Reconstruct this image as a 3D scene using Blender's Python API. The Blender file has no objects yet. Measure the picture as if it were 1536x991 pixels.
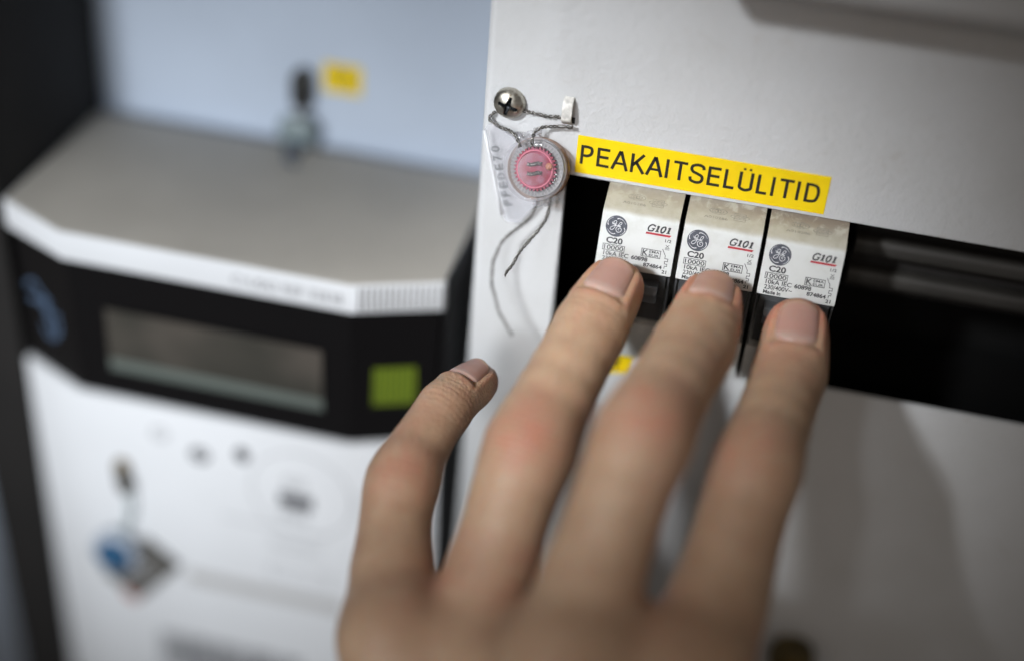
import bpy, bmesh, math, random
import numpy as np
from mathutils import Vector, Matrix, Euler

# ------------------------------------------------------------------ camera, light, exposure
S = 0.001                                   # the scene is written in millimetres
scn = bpy.context.scene
CAM = Vector((29.839, -278.358, 151.370))
cam_d = bpy.data.cameras.new('camera')
cam = bpy.data.objects.new('camera', cam_d)
scn.collection.objects.link(cam)
cam.location = CAM * S
cam.rotation_euler = Euler((math.radians(55.116), math.radians(-4.031), math.radians(12.820)), 'XYZ')
cam_d.sensor_width = 36.0
cam_d.lens = 2111.7 / 1536 * 36.0
cam_d.clip_start = 0.01
cam_d.clip_end = 20.0
cam_d.dof.use_dof = True
cam_d.dof.focus_distance = 0.311
cam_d.dof.aperture_fstop = 2.2
cam_d.dof.aperture_blades = 0
scn.camera = cam

scn.view_settings.view_transform = 'Standard'
scn.view_settings.look = 'None'
scn.view_settings.exposure = 0.0
scn.view_settings.gamma = 1.0
scn.render.engine = 'CYCLES'
scn.cycles.use_denoising = True
scn.cycles.max_bounces = 8
scn.cycles.transparent_max_bounces = 16
scn.cycles.caustics_reflective = False
scn.cycles.caustics_refractive = False
scn.cycles.sample_clamp_indirect = 3.0

world = bpy.data.worlds.new('World')
scn.world = world
world.use_nodes = True
bg = world.node_tree.nodes['Background']
bg.inputs[0].default_value = (1.0, 0.95, 0.90, 1)
bg.inputs[1].default_value = 0.095

def aim(o, target):
    d = Vector(target) * S - o.location
    o.rotation_euler = d.to_track_quat('-Z', 'Y').to_euler()

def area(name, loc, target, size, energy, col, spread=180):
    l = bpy.data.lights.new(name, 'AREA'); l.shape = 'RECTANGLE'
    l.size, l.size_y = size[0] * S, size[1] * S
    l.energy = energy; l.color = col; l.spread = math.radians(spread)
    o = bpy.data.objects.new(name, l); scn.collection.objects.link(o)
    o.location = Vector(loc) * S; aim(o, target); return o

def spot(name, loc, target, cone, blend, radius, energy, col):
    l = bpy.data.lights.new(name, 'SPOT')
    l.spot_size = math.radians(cone); l.spot_blend = blend; l.shadow_soft_size = radius * S
    l.energy = energy; l.color = col
    o = bpy.data.objects.new(name, l); scn.collection.objects.link(o)
    o.location = Vector(loc) * S; aim(o, target); return o

# window light from the front left, with a lift beam and a warm fill added
spot('window_and_lift_lamp', (-215, -790, 205), (-124, 0, -80), 22.0, 1.0, 90, 35, (0.91, 0.955, 1.0))
area('window_and_lift_lamp', (-350, -575, 410), (-1, -13, -4), (100, 100), 0.046, (0.93, 0.96, 1.0), 8.0)  # second beam, added to lift the label, breakers and middle of the hand
spot('fill_lamp', (60, -760, 330), (40, -30, -50), 13, 1.0, 110, 8, (1.0, 0.88, 0.77))  # added warm fill for the hand and lower panel, from no known lamp

# ------------------------------------------------------------------ helpers
ROOT = scn.collection

def wloc(o):
    v = Vector((0, 0, 0))
    while o is not None:
        v += o.location; o = o.parent
    return v

def thing(name, label, cat, loc=(0, 0, 0), group=None):
    o = bpy.data.objects.new(name, None); ROOT.objects.link(o)
    o.empty_display_size = 0.01
    o.location = Vector(loc) * S
    o['label'] = label; o['category'] = cat
    if group: o['group'] = group
    return o

def link(name, me, mats, parent=None, label=None, kind=None, cat=None):
    if not isinstance(mats, (list, tuple)): mats = [mats]
    for m in mats: me.materials.append(m)
    o = bpy.data.objects.new(name, me); ROOT.objects.link(o)
    if parent is not None: o.parent = parent
    if label: o['label'] = label
    if kind: o['kind'] = kind
    if cat: o['category'] = cat
    return o

def part(name, V, F, mats, parent=None, smooth=False, matidx=None, **kw):
    """V in world millimetres"""
    off = wloc(parent) if parent is not None else Vector((0, 0, 0))
    me = bpy.data.meshes.new(name)
    V = np.asarray(V, dtype=float) * S - np.array(off)
    me.from_pydata([tuple(v) for v in V], [], [tuple(int(i) for i in f) for f in F])
    me.update()
    if smooth: me.polygons.foreach_set('use_smooth', [True] * len(me.polygons))
    if matidx is not None: me.polygons.foreach_set('material_index', matidx)
    return link(name, me, mats, parent, **kw)

def bpart(name, bm, mats, parent=None, smooth=False, **kw):
    off = wloc(parent) if parent is not None else Vector((0, 0, 0))
    for v in bm.verts: v.co = v.co * S - off
    bmesh.ops.recalc_face_normals(bm, faces=bm.faces)
    me = bpy.data.meshes.new(name); bm.to_mesh(me); bm.free()
    if smooth:
        me.polygons.foreach_set('use_smooth', [True] * len(me.polygons))
        try: me.set_sharp_from_angle(angle=math.radians(40))
        except Exception: pass
    return link(name, me, mats, parent, **kw)

class G:
    """collects polygons of several shapes into one mesh"""
    def __init__(s): s.V = []; s.F = []
    def add(s, V, F):
        n = len(s.V); s.V += [tuple(v) for v in V]; s.F += [tuple(i + n for i in f) for f in F]; return s
    def build(s, name, mats, parent=None, **kw): return part(name, s.V, s.F, mats, parent, **kw)

def bm_box(bm, lo, hi, bev=0.0, seg=2, M=None):
    g = bmesh.ops.create_cube(bm, size=1.0)
    vs = g['verts']
    lo = Vector(lo); hi = Vector(hi)
    for v in vs:
        v.co = Vector(((lo[i] + hi[i]) / 2 + v.co[i] * (hi[i] - lo[i])) for i in range(3))
    if bev > 0:
        es = list({e for v in vs for e in v.link_edges})
        r = bmesh.ops.bevel(bm, geom=es, offset=bev, segments=seg, affect='EDGES', profile=0.5)
        vs = list({v for f in r['faces'] for v in f.verts} | {v for v in vs if v.is_valid})
    if M is not None:
        for v in vs: v.co = M @ v.co
    return vs

def box_part(name, lo, hi, mat, parent=None, bev=0.3, seg=2, M=None, **kw):
    bm = bmesh.new(); bm_box(bm, lo, hi, bev, seg, M)
    return bpart(name, bm, mat, parent, smooth=bev > 0, **kw)

def round_poly(pts, rad, seg=5):
    out = []; n = len(pts)
    for i in range(n):
        p = Vector(pts[i]); a = Vector(pts[i - 1]); b = Vector(pts[(i + 1) % n]); r = rad[i] if isinstance(rad, (list, tuple)) else rad
        if r <= 0: out.append(p); continue
        u = (a - p).normalized(); w = (b - p).normalized()
        ang = u.angle(w); d = min(r / math.tan(ang / 2), 0.45 * (a - p).length, 0.45 * (b - p).length)
        A = p + u * d; B = p + w * d
        for k in range(seg + 1):
            t = k / seg
            out.append(A * (1 - t) ** 2 + p * 2 * t * (1 - t) + B * t * t)
    return out

def extrude_x(profile, x0, x1, bev=0.25):
    """profile: list of (y,z)"""
    bm = bmesh.new()
    a = [bm.verts.new((x0, p[0], p[1])) for p in profile]
    b = [bm.verts.new((x1, p[0], p[1])) for p in profile]
    n = len(profile)
    f1 = bm.faces.new(a); f2 = bm.faces.new(list(reversed(b)))
    for i in range(n):
        bm.faces.new((a[i], b[i], b[(i + 1) % n], a[(i + 1) % n]))
    if bev > 0:
        es = [e for e in f1.edges] + [e for e in f2.edges]
        bmesh.ops.bevel(bm, geom=es, offset=bev, segments=2, affect='EDGES', profile=0.5)
    return bm

def extrude_poly(pts, z0, z1, M=None, bev=0.0):
    """2D polygon pts extruded in z, then transformed"""
    bm = bmesh.new()
    a = [bm.verts.new((p[0], p[1], z0)) for p in pts]
    b = [bm.verts.new((p[0], p[1], z1)) for p in pts]
    n = len(pts)
    f1 = bm.faces.new(a); f2 = bm.faces.new(list(reversed(b)))
    for i in range(n): bm.faces.new((a[i], b[i], b[(i + 1) % n], a[(i + 1) % n]))
    if bev > 0:
        bmesh.ops.bevel(bm, geom=list(f1.edges) + list(f2.edges), offset=bev, segments=2, affect='EDGES', profile=0.5)
    if M is not None: bmesh.ops.transform(bm, matrix=M, verts=bm.verts)
    return bm

def lathe(prof, M, n=48):
    """prof: (r, h) along local z"""
    V = []; F = []
    for k in range(n):
        a = 2 * math.pi * k / n
        for r, h in prof: V.append(M @ Vector((r * math.cos(a), r * math.sin(a), h)))
    m = len(prof)
    for k in range(n):
        for j in range(m - 1):
            F.append((k * m + j, ((k + 1) % n) * m + j, ((k + 1) % n) * m + j + 1, k * m + j + 1))
    return V, F

def frame(o, x, y, z):
    x = Vector(x).normalized(); y = Vector(y).normalized(); z = Vector(z).normalized()
    M = Matrix(((x[0], y[0], z[0], o[0]), (x[1], y[1], z[1], o[1]), (x[2], y[2], z[2], o[2]), (0, 0, 0, 1)))
    return M

def catmull(P, n=12):
    P = [np.array(p, float) for p in P]
    P = [2 * P[0] - P[1]] + P + [2 * P[-1] - P[-2]]
    out = []
    for i in range(1, len(P) - 2):
        for k in range(n):
            t = k / n
            out.append(0.5 * ((2 * P[i]) + (P[i + 1] - P[i - 1]) * t + (2 * P[i - 1] - 5 * P[i] + 4 * P[i + 1] - P[i + 2]) * t * t + (3 * P[i] - P[i - 1] - 3 * P[i + 1] + P[i + 2]) * t ** 3))
    out.append(P[-2]); return np.array(out)

def resample(P, step):
    d = np.r_[0, np.cumsum(np.linalg.norm(np.diff(P, axis=0), axis=1))]
    n = max(2, int(d[-1] / step) + 1); s = np.linspace(0, d[-1], n)
    return np.stack([np.interp(s, d, P[:, i]) for i in range(P.shape[1])], 1), s

def frames(P):
    T = np.gradient(P, axis=0); T /= np.linalg.norm(T, axis=1)[:, None]
    N = np.zeros_like(P); a = np.array([0, -1, 0.2]); a = a - a @ T[0] * T[0]
    if np.linalg.norm(a) < 1e-3: a = np.array([1., 0, 0])
    N[0] = a / np.linalg.norm(a)
    for i in range(1, len(P)):
        v = N[i - 1] - N[i - 1] @ T[i] * T[i]; N[i] = v / np.linalg.norm(v)
    return T, N, np.cross(T, N)

def tube(P, r, n=6):
    P = np.asarray(P, float); T, N, B = frames(P); V = []; F = []
    r = np.broadcast_to(r, (len(P),))
    for i in range(len(P)):
        for k in range(n):
            a = 2 * math.pi * k / n
            V.append(P[i] + r[i] * (math.cos(a) * N[i] + math.sin(a) * B[i]))
    for i in range(len(P) - 1):
        for k in range(n):
            F.append((i * n + k, i * n + (k + 1) % n, (i + 1) * n + (k + 1) % n, (i + 1) * n + k))
    F.append(tuple(range(n))[::-1]); F.append(tuple((len(P) - 1) * n + k for k in range(n)))
    return V, F

def twisted(P, R=0.25, r=0.175, pitch=2.3):
    P, s = resample(catmull(P, 10), 0.18)
    s = s + .35 * np.sin(s * .9) + .2 * np.sin(s * 2.3 + 1)          # hand-twisted, so not quite even
    P = P + .10 * np.stack([np.sin(s * 1.1), np.sin(s * .8 + 2), np.sin(s * 1.3 + 4)], 1)
    T, N, B = frames(P); g = G()
    for ph in (0, math.pi):
        a = 2 * math.pi * s / pitch + ph
        Q = P + R * (np.cos(a)[:, None] * N + np.sin(a)[:, None] * B)
        g.add(*tube(Q, r, 6))
    return g

# ---- flat print: lettering and line work laid on a plane
_tc = {}
def text2d(s, bold=0.0, sp=1.0):
    k = (s, bold, sp)
    if k in _tc: return _tc[k]
    cu = bpy.data.curves.new('t', 'FONT'); cu.body = s; cu.size = 1.0; cu.offset = bold; cu.space_character = sp
    cu.resolution_u = 5; cu.fill_mode = 'FRONT'
    o = bpy.data.objects.new('t', cu); ROOT.objects.link(o)
    dg = bpy.context.evaluated_depsgraph_get(); dg.update()
    me = o.evaluated_get(dg).to_mesh()
    V = np.array([v.co[:2] for v in me.vertices]); F = [tuple(p.vertices) for p in me.polygons]
    o.evaluated_get(dg).to_mesh_clear()
    bpy.data.objects.remove(o); bpy.data.curves.remove(cu)
    _tc[k] = (V, F); return V, F

class Plane:
    def __init__(s, o, u, v, lift=0.04):
        s.o = np.array(o, float); s.u = np.array(u, float) / np.linalg.norm(u); s.v = np.array(v, float) / np.linalg.norm(v)
        s.n = np.cross(s.u, s.v); s.lift = lift; s.g = G()
    def pt(s, a, b, l=0): return s.o + s.u * a + s.v * b + s.n * (s.lift + l)
    def text(s, t, x0, y0, x1, y1, bold=0.0, shear=0.0, sp=1.0, rot=0):
        """fit text t between (x0,y0) lower left and (x1,y1) upper right"""
        V, F = text2d(t, bold, sp)
        mn, mx = V.min(0), V.max(0); W = (V - mn) / (mx - mn)
        if rot == 0: A = x0 + W[:, 0] * (x1 - x0) + shear * W[:, 1] * (y1 - y0); B = y0 + W[:, 1] * (y1 - y0)
        s.g.add([s.pt(a, b) for a, b in zip(A, B)], F); return s
    def stroke(s, pts, w, smooth=False, taper=False, l=0.0):
        P = np.array(pts, float)
        if smooth: P = catmull(P, 8)
        m = len(P); T = np.gradient(P, axis=0); T /= np.maximum(np.linalg.norm(T, axis=1), 1e-9)[:, None]
        N = np.stack([-T[:, 1], T[:, 0]], 1)
        ww = np.full(m, w / 2)
        if taper: ww = w / 2 * np.linspace(1.0, 0.15, m)
        V = [s.pt(*(P[i] + N[i] * ww[i]), l) for i in range(m)] + [s.pt(*(P[i] - N[i] * ww[i]), l) for i in range(m)]
        F = [(i, m + i, m + i + 1, i + 1) for i in range(m - 1)]
        s.g.add(V, F); return s
    def line(s, a, b, w):
        return s.stroke([a, b], w)
    def path(s, pts, w):
        for a, b in zip(pts[:-1], pts[1:]):
            a = np.array(a, float); b = np.array(b, float); d = (b - a) / np.linalg.norm(b - a) * w * 0.5
            s.stroke([a - d, b + d], w)
        return s
    def rect(s, x0, y0, x1, y1, w=None):
        if w is None:
            s.g.add([s.pt(x0, y0), s.pt(x1, y0), s.pt(x1, y1), s.pt(x0, y1)], [(0, 1, 2, 3)])
        else:
            s.rect(x0, y0, x1, y0 + w); s.rect(x0, y1 - w, x1, y1); s.rect(x0, y0 + w, x0 + w, y1 - w); s.rect(x1 - w, y0 + w, x1, y1 - w)
        return s
    def ellipse(s, cx, cy, rx, ry, w=None, n=40):
        c = [(math.cos(2 * math.pi * k / n), math.sin(2 * math.pi * k / n)) for k in range(n)]
        if w is None: s.g.add([s.pt(cx + rx * a, cy + ry * b) for a, b in c], [tuple(range(n))])
        else:
            V = [s.pt(cx + rx * a, cy + ry * b) for a, b in c] + [s.pt(cx + (rx - w) * a, cy + (ry - w) * b) for a, b in c]
            s.g.add(V, [(k, (k + 1) % n, n + (k + 1) % n, n + k) for k in range(n)])
        return s
    def build(s, name, mat, parent, **kw): return s.g.build(name, mat, parent, **kw)

# ------------------------------------------------------------------ materials
class NT:
    def __init__(s, name):
        s.m = bpy.data.materials.new(name); s.m.use_nodes = True
        s.t = s.m.node_tree; s.N = s.t.nodes; s.L = s.t.links
        s.b = s.N['Principled BSDF']; s.out = s.N['Material Output']
        s.pos = s.N.new('ShaderNodeNewGeometry').outputs['Position']
    def noise(s, scale, detail=3, rough=0.55, vec=None, dist=0.0):
        n = s.N.new('ShaderNodeTexNoise'); n.inputs['Scale'].default_value = scale
        n.inputs['Detail'].default_value = detail; n.inputs['Roughness'].default_value = rough; n.inputs['Distortion'].default_value = dist
        s.L.new(vec or s.pos, n.inputs['Vector']); return n.outputs['Fac']
    def ramp(s, f, a, b, lo=0.0, hi=1.0):
        n = s.N.new('ShaderNodeMapRange'); n.interpolation_type = 'SMOOTHSTEP'
        n.inputs[1].default_value = a; n.inputs[2].default_value = b; n.inputs[3].default_value = lo; n.inputs[4].default_value = hi
        s.L.new(f, n.inputs[0]); return n.outputs[0]
    def math(s, op, a, b=None):
        n = s.N.new('ShaderNodeMath'); n.operation = op
        for i, x in enumerate((a, b)):
            if x is None: continue
            if isinstance(x, (int, float)): n.inputs[i].default_value = x
            else: s.L.new(x, n.inputs[i])
        return n.outputs[0]
    def mix(s, f, a, b):
        n = s.N.new('ShaderNodeMix'); n.data_type = 'RGBA'
        for i, x in ((0, f), (6, a), (7, b)):
            if isinstance(x, (int, float)): n.inputs[i].default_value = x
            elif isinstance(x, tuple): n.inputs[i].default_value = (*x, 1) if len(x) == 3 else x
            else: s.L.new(x, n.inputs[i])
        return n.outputs[2]
    def base(s, x):
        if isinstance(x, tuple): s.b.inputs['Base Color'].default_value = (*x, 1)
        else: s.L.new(x, s.b.inputs['Base Color'])
    def bump(s, h, strength=0.3, dist=0.0003, chain=None):
        n = s.N.new('ShaderNodeBump'); n.inputs['Strength'].default_value = strength; n.inputs['Distance'].default_value = dist
        s.L.new(h, n.inputs['Height'])
        if chain is not None: s.L.new(chain, n.inputs['Normal'])
        s.L.new(n.outputs[0], s.b.inputs['Normal']); return n.outputs[0]
    def set(s, rough=None, metal=None, spec=None):
        if rough is not None: 
            if isinstance(rough, (int, float)): s.b.inputs['Roughness'].default_value = rough
            else: s.L.new(rough, s.b.inputs['Roughness'])
        if metal is not None: s.b.inputs['Metallic'].default_value = metal
        if spec is not None: s.b.inputs['Specular IOR Level'].default_value = spec
        return s

def simple(name, col, rough=0.5, metal=0.0, nscale=None, nstr=0.2, var=0.0, vscale=120, spec=None, ndist=0.0002):
    t = NT(name); t.set(rough, metal, spec)
    if var > 0:
        f = t.ramp(t.noise(vscale, 4), 0.3, 0.7)
        t.base(t.mix(f, tuple(c * (1 - var) for c in col), tuple(min(1, c * (1 + var)) for c in col)))
    else: t.base(col)
    if nscale: t.bump(t.noise(nscale, 3), nstr, ndist)
    return t.m

def paint():
    t = NT('powder_coat')
    a = t.noise(1500, 2, 0.5); b = t.noise(520, 2, 0.5)
    h = t.math('ADD', t.math('MULTIPLY', a, 0.55), b)
    t.bump(h, 0.85, 0.00028)
    dirt = t.ramp(t.noise(900, 4, 0.7), 0.67, 0.76)
    sm = t.ramp(t.noise(38, 4, 0.6), 0.35, 0.75)
    base = t.mix(sm, (0.58, 0.585, 0.59), (0.54, 0.542, 0.54))
    stain = t.ramp(t.noise(75, 5, 0.72, dist=.8), 0.60, 0.74)
    base = t.mix(t.math('MULTIPLY', stain, 0.22), base, (0.36, 0.31, 0.25))
    # a few fine handling scratches
    mp = t.N.new('ShaderNodeMapping'); mp.inputs['Rotation'].default_value = (0, math.radians(28), 0); mp.inputs['Scale'].default_value = (1, 1, 14)
    t.L.new(t.pos, mp.inputs['Vector'])
    scr = t.ramp(t.noise(70, 3, 0.6, vec=mp.outputs[0]), 0.71, 0.735)
    base = t.mix(t.math('MULTIPLY', scr, 0.25), base, (0.36, 0.35, 0.33))
    t.base(t.mix(t.math('MULTIPLY', dirt, 0.35), base, (0.25, 0.22, 0.18)))
    t.set(t.ramp(t.noise(45, 4), .3, .7, .36, .52), 0, 0.45)
    return t.m
M_paint = paint()
M_wall = simple('painted_back_plate', (0.52, 0.59, 0.70), 0.6, var=0.04, vscale=20)
M_black = simple('dark_recess', (0.006, 0.006, 0.006), 0.8, spec=0.1)
M_frame = simple('dark_frame', (0.010, 0.0083, 0.0075), 0.85, var=0.3, vscale=15)
M_rail = simple('dark_rail', (0.035, 0.032, 0.028), 0.6, var=0.2, vscale=60)

def tape():
    t = NT('yellow_tape'); f = t.ramp(t.noise(160, 3), 0.3, 0.75)
    t.base(t.mix(f, (0.86, 0.62, 0.006), (0.80, 0.55, 0.005))); t.set(0.33, 0, 0.5); return t.m
M_tape = tape()
M_ink = simple('black_ink', (0.012, 0.011, 0.011), 0.5)
M_print = NT('grey_black_print')
M_print.base(M_print.mix(M_print.ramp(M_print.noise(2600, 3, .7), 0.45, 0.72), (0.02, 0.02, 0.024), (0.09, 0.09, 0.09))); M_print.set(0.55); M_print = M_print.m
M_faint = simple('faint_print', (0.22, 0.21, 0.18), 0.6, var=0.35, vscale=1800)
M_red = simple('red_print', (0.38, 0.02, 0.03), 0.5, var=0.2, vscale=900)
M_logo = simple('logo_ink', (0.055, 0.060, 0.078), 0.5, var=0.25, vscale=1500)
M_logow = simple('logo_line', (0.60, 0.61, 0.62), 0.5, var=0.15, vscale=1500)

def breaker_plastic(t, end):
    f = t.ramp(t.noise(260, 5, 0.65), 0.42, 0.75); sp = t.ramp(t.noise(1700, 3, 0.7), 0.66, 0.76)
    c = t.mix(f, (0.575, 0.585, 0.57), (0.52, 0.525, 0.50))
    clean = t.mix(t.math('MULTIPLY', sp, 0.25), c, (0.35, 0.32, 0.26))
    sep = t.N.new('ShaderNodeSeparateXYZ'); t.L.new(t.pos, sep.inputs[0])
    # dust settles towards the deep edge of the shoulder, more of it on the third breaker
    deep = t.ramp(sep.outputs[1], -0.0052, 0.0)
    right = t.ramp(sep.outputs[0], 0.010, 0.046, 0.50, 1.0)
    n = t.ramp(t.noise(330, 5, 0.62, dist=0.6), 0.36, 0.56)
    m = t.math('MULTIPLY', t.math('MULTIPLY', deep, right), n)
    f = t.ramp(t.noise(420, 4, 0.6), 0.35, 0.7)
    c = t.mix(f, (0.44, 0.415, 0.345), (0.39, 0.365, 0.295))
    old = t.mix(t.math('MULTIPLY', m, 0.85), c, (0.20, 0.155, 0.115))
    # the yellowed, dusty shoulder passes softly into the clean front
    k = t.ramp(t.math('ADD', sep.outputs[2], t.math('MULTIPLY', t.noise(500, 3), .0006)), -0.0037, -0.0027)
    t.base(t.mix(k, clean, old)); t.set(0.5, 0, 0.35)
    t.bump(t.noise(2500, 3), 0.2, 0.00005); return t.m
M_bk = breaker_plastic(NT('breaker_plastic'), 0)
M_toggle = simple('toggle_plastic', (0.06, 0.062, 0.065), 0.5, var=0.15, vscale=300)
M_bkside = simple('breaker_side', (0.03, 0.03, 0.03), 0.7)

M_metal = NT('plated_metal')
M_metal.base(M_metal.mix(M_metal.ramp(M_metal.noise(700, 4), 0.45, 0.7), (0.60, 0.57, 0.50), (0.30, 0.26, 0.20)))
M_metal.set(M_metal.ramp(M_metal.noise(500, 3), 0.3, 0.7, 0.28, 0.46), 1.0); M_metal.bump(M_metal.noise(900, 3), 0.25, 0.00008); M_metal = M_metal.m
M_recess = simple('recess_shade', (0.035, 0.038, 0.042), 0.35, 0.6, var=.6, vscale=1200)  # darker metal, the shade inside the screw's cross put into its colour
M_wire = simple('seal_wire', (0.20, 0.19, 0.175), 0.34, 0.8, var=0.35, vscale=900)
M_lug = simple('dirty_lug_paint', (0.60, 0.58, 0.54), 0.5, var=0.30, vscale=700)
M_brass = simple('old_brass', (0.16, 0.10, 0.02), 0.4, 0.8, var=0.4, vscale=300)
M_kn = simple('dark_brass', (0.13, 0.095, 0.035), 0.45, 0.5, var=.6, vscale=150)
M_dark = simple('dark_plastic', (0.012, 0.011, 0.009), 0.45)

def clear(name, tint, alpha, rough=0.06, body=(0.75, 0.76, 0.78)):
    """clear moulded plastic: mostly see-through, some milkiness, glossy"""
    t = NT(name); N = t.N; L = t.L
    tr = N.new('ShaderNodeBsdfTransparent'); tr.inputs[0].default_value = (*tint, 1)
    t.base(body); t.set(rough, 0, 0.6)
    lw = N.new('ShaderNodeLayerWeight'); lw.inputs[0].default_value = 0.35
    a = t.math('ADD', t.math('MULTIPLY', lw.outputs['Facing'], 0.5), alpha)
    mx = N.new('ShaderNodeMixShader'); L.new(a, mx.inputs[0]); L.new(tr.outputs[0], mx.inputs[1]); L.new(t.b.outputs[0], mx.inputs[2])
    L.new(mx.outputs[0], t.out.inputs[0]); return t.m
M_clear = clear('clear_seal_plastic', (0.97, 0.97, 0.98), 0.035, 0.03)
M_tab = clear('clear_tab_plastic', (0.97, 0.97, 0.98), 0.16, 0.12, (.85, .86, .9))
M_rear = clear('brownish_clear_plastic', (0.80, 0.62, 0.52), 0.22, 0.15, (0.42, 0.28, 0.20))
M_pink = NT('pink_rotor')
M_pink.base(M_pink.mix(M_pink.ramp(M_pink.noise(420, 4), .35, .7), (0.24, 0.025, 0.045), (0.28, 0.09, 0.135))); M_pink.set(0.75, 0, 0.2); M_pink = M_pink.m
M_pinkl = simple('pale_pink_plastic', (0.48, 0.12, 0.17), 0.6)
M_milk = simple('milky_plastic', (0.25, 0.24, 0.235), 0.75, var=0.1, vscale=500)
M_brown = simple('brown_peg', (0.42, 0.17, 0.10), 0.35)
M_deb = simple('debossed_grey', (0.20, 0.205, 0.215), 0.6)

M_mtop = simple('meter_grey_top', (0.50, 0.465, 0.41), 0.6, nscale=900, nstr=0.2, var=0.06, vscale=30)
M_mwhite = simple('meter_white', (0.80, 0.81, 0.83), 0.45, var=0.02, vscale=30)
M_mband = simple('meter_black_gloss', (0.005, 0.0045, 0.005), 0.3, spec=0.3)
M_lcd = NT('display_glass')
M_lcd.base(M_lcd.mix(M_lcd.ramp(M_lcd.noise(28, 2), .35, .65), (0.045, 0.043, 0.036), (0.09, 0.078, 0.066))); M_lcd.set(0.25, 0, 0.5); M_lcd = M_lcd.m
M_lcdf = simple('display_bezel', (0.12, 0.14, 0.125), 0.4)
M_green = simple('green_sticker', (0.17, 0.23, 0.012), 0.5)
M_dgreen = simple('green_stripe', (0.06, 0.10, 0.01), 0.5)
M_emb = simple('pale_blue_print', (0.10, 0.155, 0.25), 0.5)
M_mprint = simple('grey_print', (0.09, 0.09, 0.10), 0.6)
M_mfaint = simple('pale_grey_print', (0.34, 0.34, 0.35), 0.6)
M_blue = simple('blue_seal_plastic', (0.02, 0.095, 0.20), 0.35)
M_tag = simple('grey_brown_tag', (0.085, 0.078, 0.065), 0.5, var=0.3, vscale=400)
M_tagr = simple('reddish_seal_end', (0.45, 0.16, 0.13), 0.5)
M_groove = simple('meter_seam', (0.33, 0.32, 0.31), 0.6)
M_seam = simple('meter_soft_seam', (0.52, 0.51, 0.50), 0.6)

# ------------------------------------------------------------------ the setting
# back plate of the cabinet
part('wall', [(-420, 70, -420), (330, 70, -420), (330, 70, 260), (-420, 70, 260)], [(0, 1, 2, 3)], M_wall, kind='structure')

# dark side frame on the left
fr = thing('cabinet_frame', 'blackish side frame of the cabinet along the left edge, left of the meter', 'cabinet frame', (-163, 25, -420))
box_part('side_board', (-166, 12, -420), (-160.2, 69.9, 260), M_frame, fr, 0.8)
box_part('front_flange', (-178.5, 9, -420), (-160.0, 11.95, 260), M_frame, fr, 0.6)

# white sheet-metal panel with the cut-out for the breakers
XL, XC = -30.24, -9.9
pan = thing('distribution_panel', 'white powder-coated sheet metal panel with the long cutout that holds the breakers', 'panel', (60, 10, -200))
def panel_sheet():
    X1, Z0, Z1 = 330, -300, 200
    cx1 = 300.5; r = 2.2
    g = G()
    # outer/inner loops at cut-out: flat Y=0 -> rounded lip -> Y=1.4
    def loop(x0, x1, z0, z1, y): return [(x0, y, z0), (x1, y, z0), (x1, y, z1), (x0, y, z1)]
    L = [loop(XC - .35, cx1 + .35, -45.35, .35, 0), loop(XC - .1, cx1 + .1, -45.1, .1, .1), loop(XC, cx1, -45, 0, .38), loop(XC, cx1, -45, 0, 1.5)]
    O = loop(XL + r, X1, Z0, Z1, 0)
    V = O + sum(L, []); F = []
    for i in range(4):
        j = (i + 1) % 4
        F.append((i, j, 4 + j, 4 + i))
        for k in range(3): F.append((4 + 4 * k + i, 4 + 4 * k + j, 8 + 4 * k + j, 8 + 4 * k + i))
    g.add(V, F)
    # rounded left bend and return to the back plate
    prof = [(XL + r - r * math.sin(a), r - r * math.cos(a)) for a in [math.pi / 2 * k / 8 for k in range(9)]] + [(XL, 69.9)]
    V = [(x, y, Z0) for x, y in prof] + [(x, y, Z1) for x, y in prof]; n = len(prof)
    g.add(V, [(k + 1, k, n + k, n + k + 1) for k in range(n - 1)])
    o = g.build('front_sheet', M_paint, pan)
    bm = bmesh.new(); bm.from_mesh(o.data); bmesh.ops.remove_doubles(bm, verts=bm.verts, dist=1e-6)
    bmesh.ops.recalc_face_normals(bm, faces=bm.faces); bm.to_mesh(o.data); bm.free()
    o.data.polygons.foreach_set('use_smooth', [True] * len(o.data.polygons)); o.data.set_sharp_from_angle(angle=math.radians(30))
panel_sheet()
# dark enclosure behind the cut-out
bm = bmesh.new()
bm_box(bm, (XC - 9, 1.7, -60), (310, 1.9, -45.6)); bm_box(bm, (XC - 9, 1.7, .6), (310, 1.9, 16)); bm_box(bm, (XC - 9, 1.7, -45.6), (XC - .4, 1.9, .6))
bm_box(bm, (XC - 9, 55, -60), (310, 56, 16)); bm_box(bm, (XC - 10, 1.7, -60), (XC - 9, 56, 16)); bm_box(bm, (XC - 10, 1.7, 16), (310, 56, 17)); bm_box(bm, (301, 1.9, -60), (302, 56, 16)); bm_box(bm, (XC - 10, 1.7, -61), (310, 56, -60))
bpart('recess_lining', bm, M_black, pan)

# cover above, its lower edge crosses the top right corner
uc = thing('upper_cover', 'grey-white cover protruding above the panel, across the top right corner', 'cover', (60, -10, 55))
box_part('cover_shell', (10, -24, 57.7), (330, 0.0, 200), M_paint, uc, 1.6, 4)

# dark rails deep in the empty part of the cut-out
rl = thing('mounting_rail', 'dark ribbed rail inside the empty right part of the cutout', 'rail', (120, 20, -17))
for z0, z1, y in ((-15.5, -11.0, 13.5), (-24.2, -19.8, 14.5)):
    pr = round_poly([(y, z1), (y, z0), (y + 5, z0), (y + 5, z1)], 1.9, 6)
    bpart('rail_rib', extrude_x(pr, 57, 300, 0), M_rail, rl, smooth=True)
bpart('rail_web', extrude_x([(19.2, -8), (19.2, -27), (21, -27), (21, -8)], 57, 300, 0), M_frame, rl)

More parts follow.
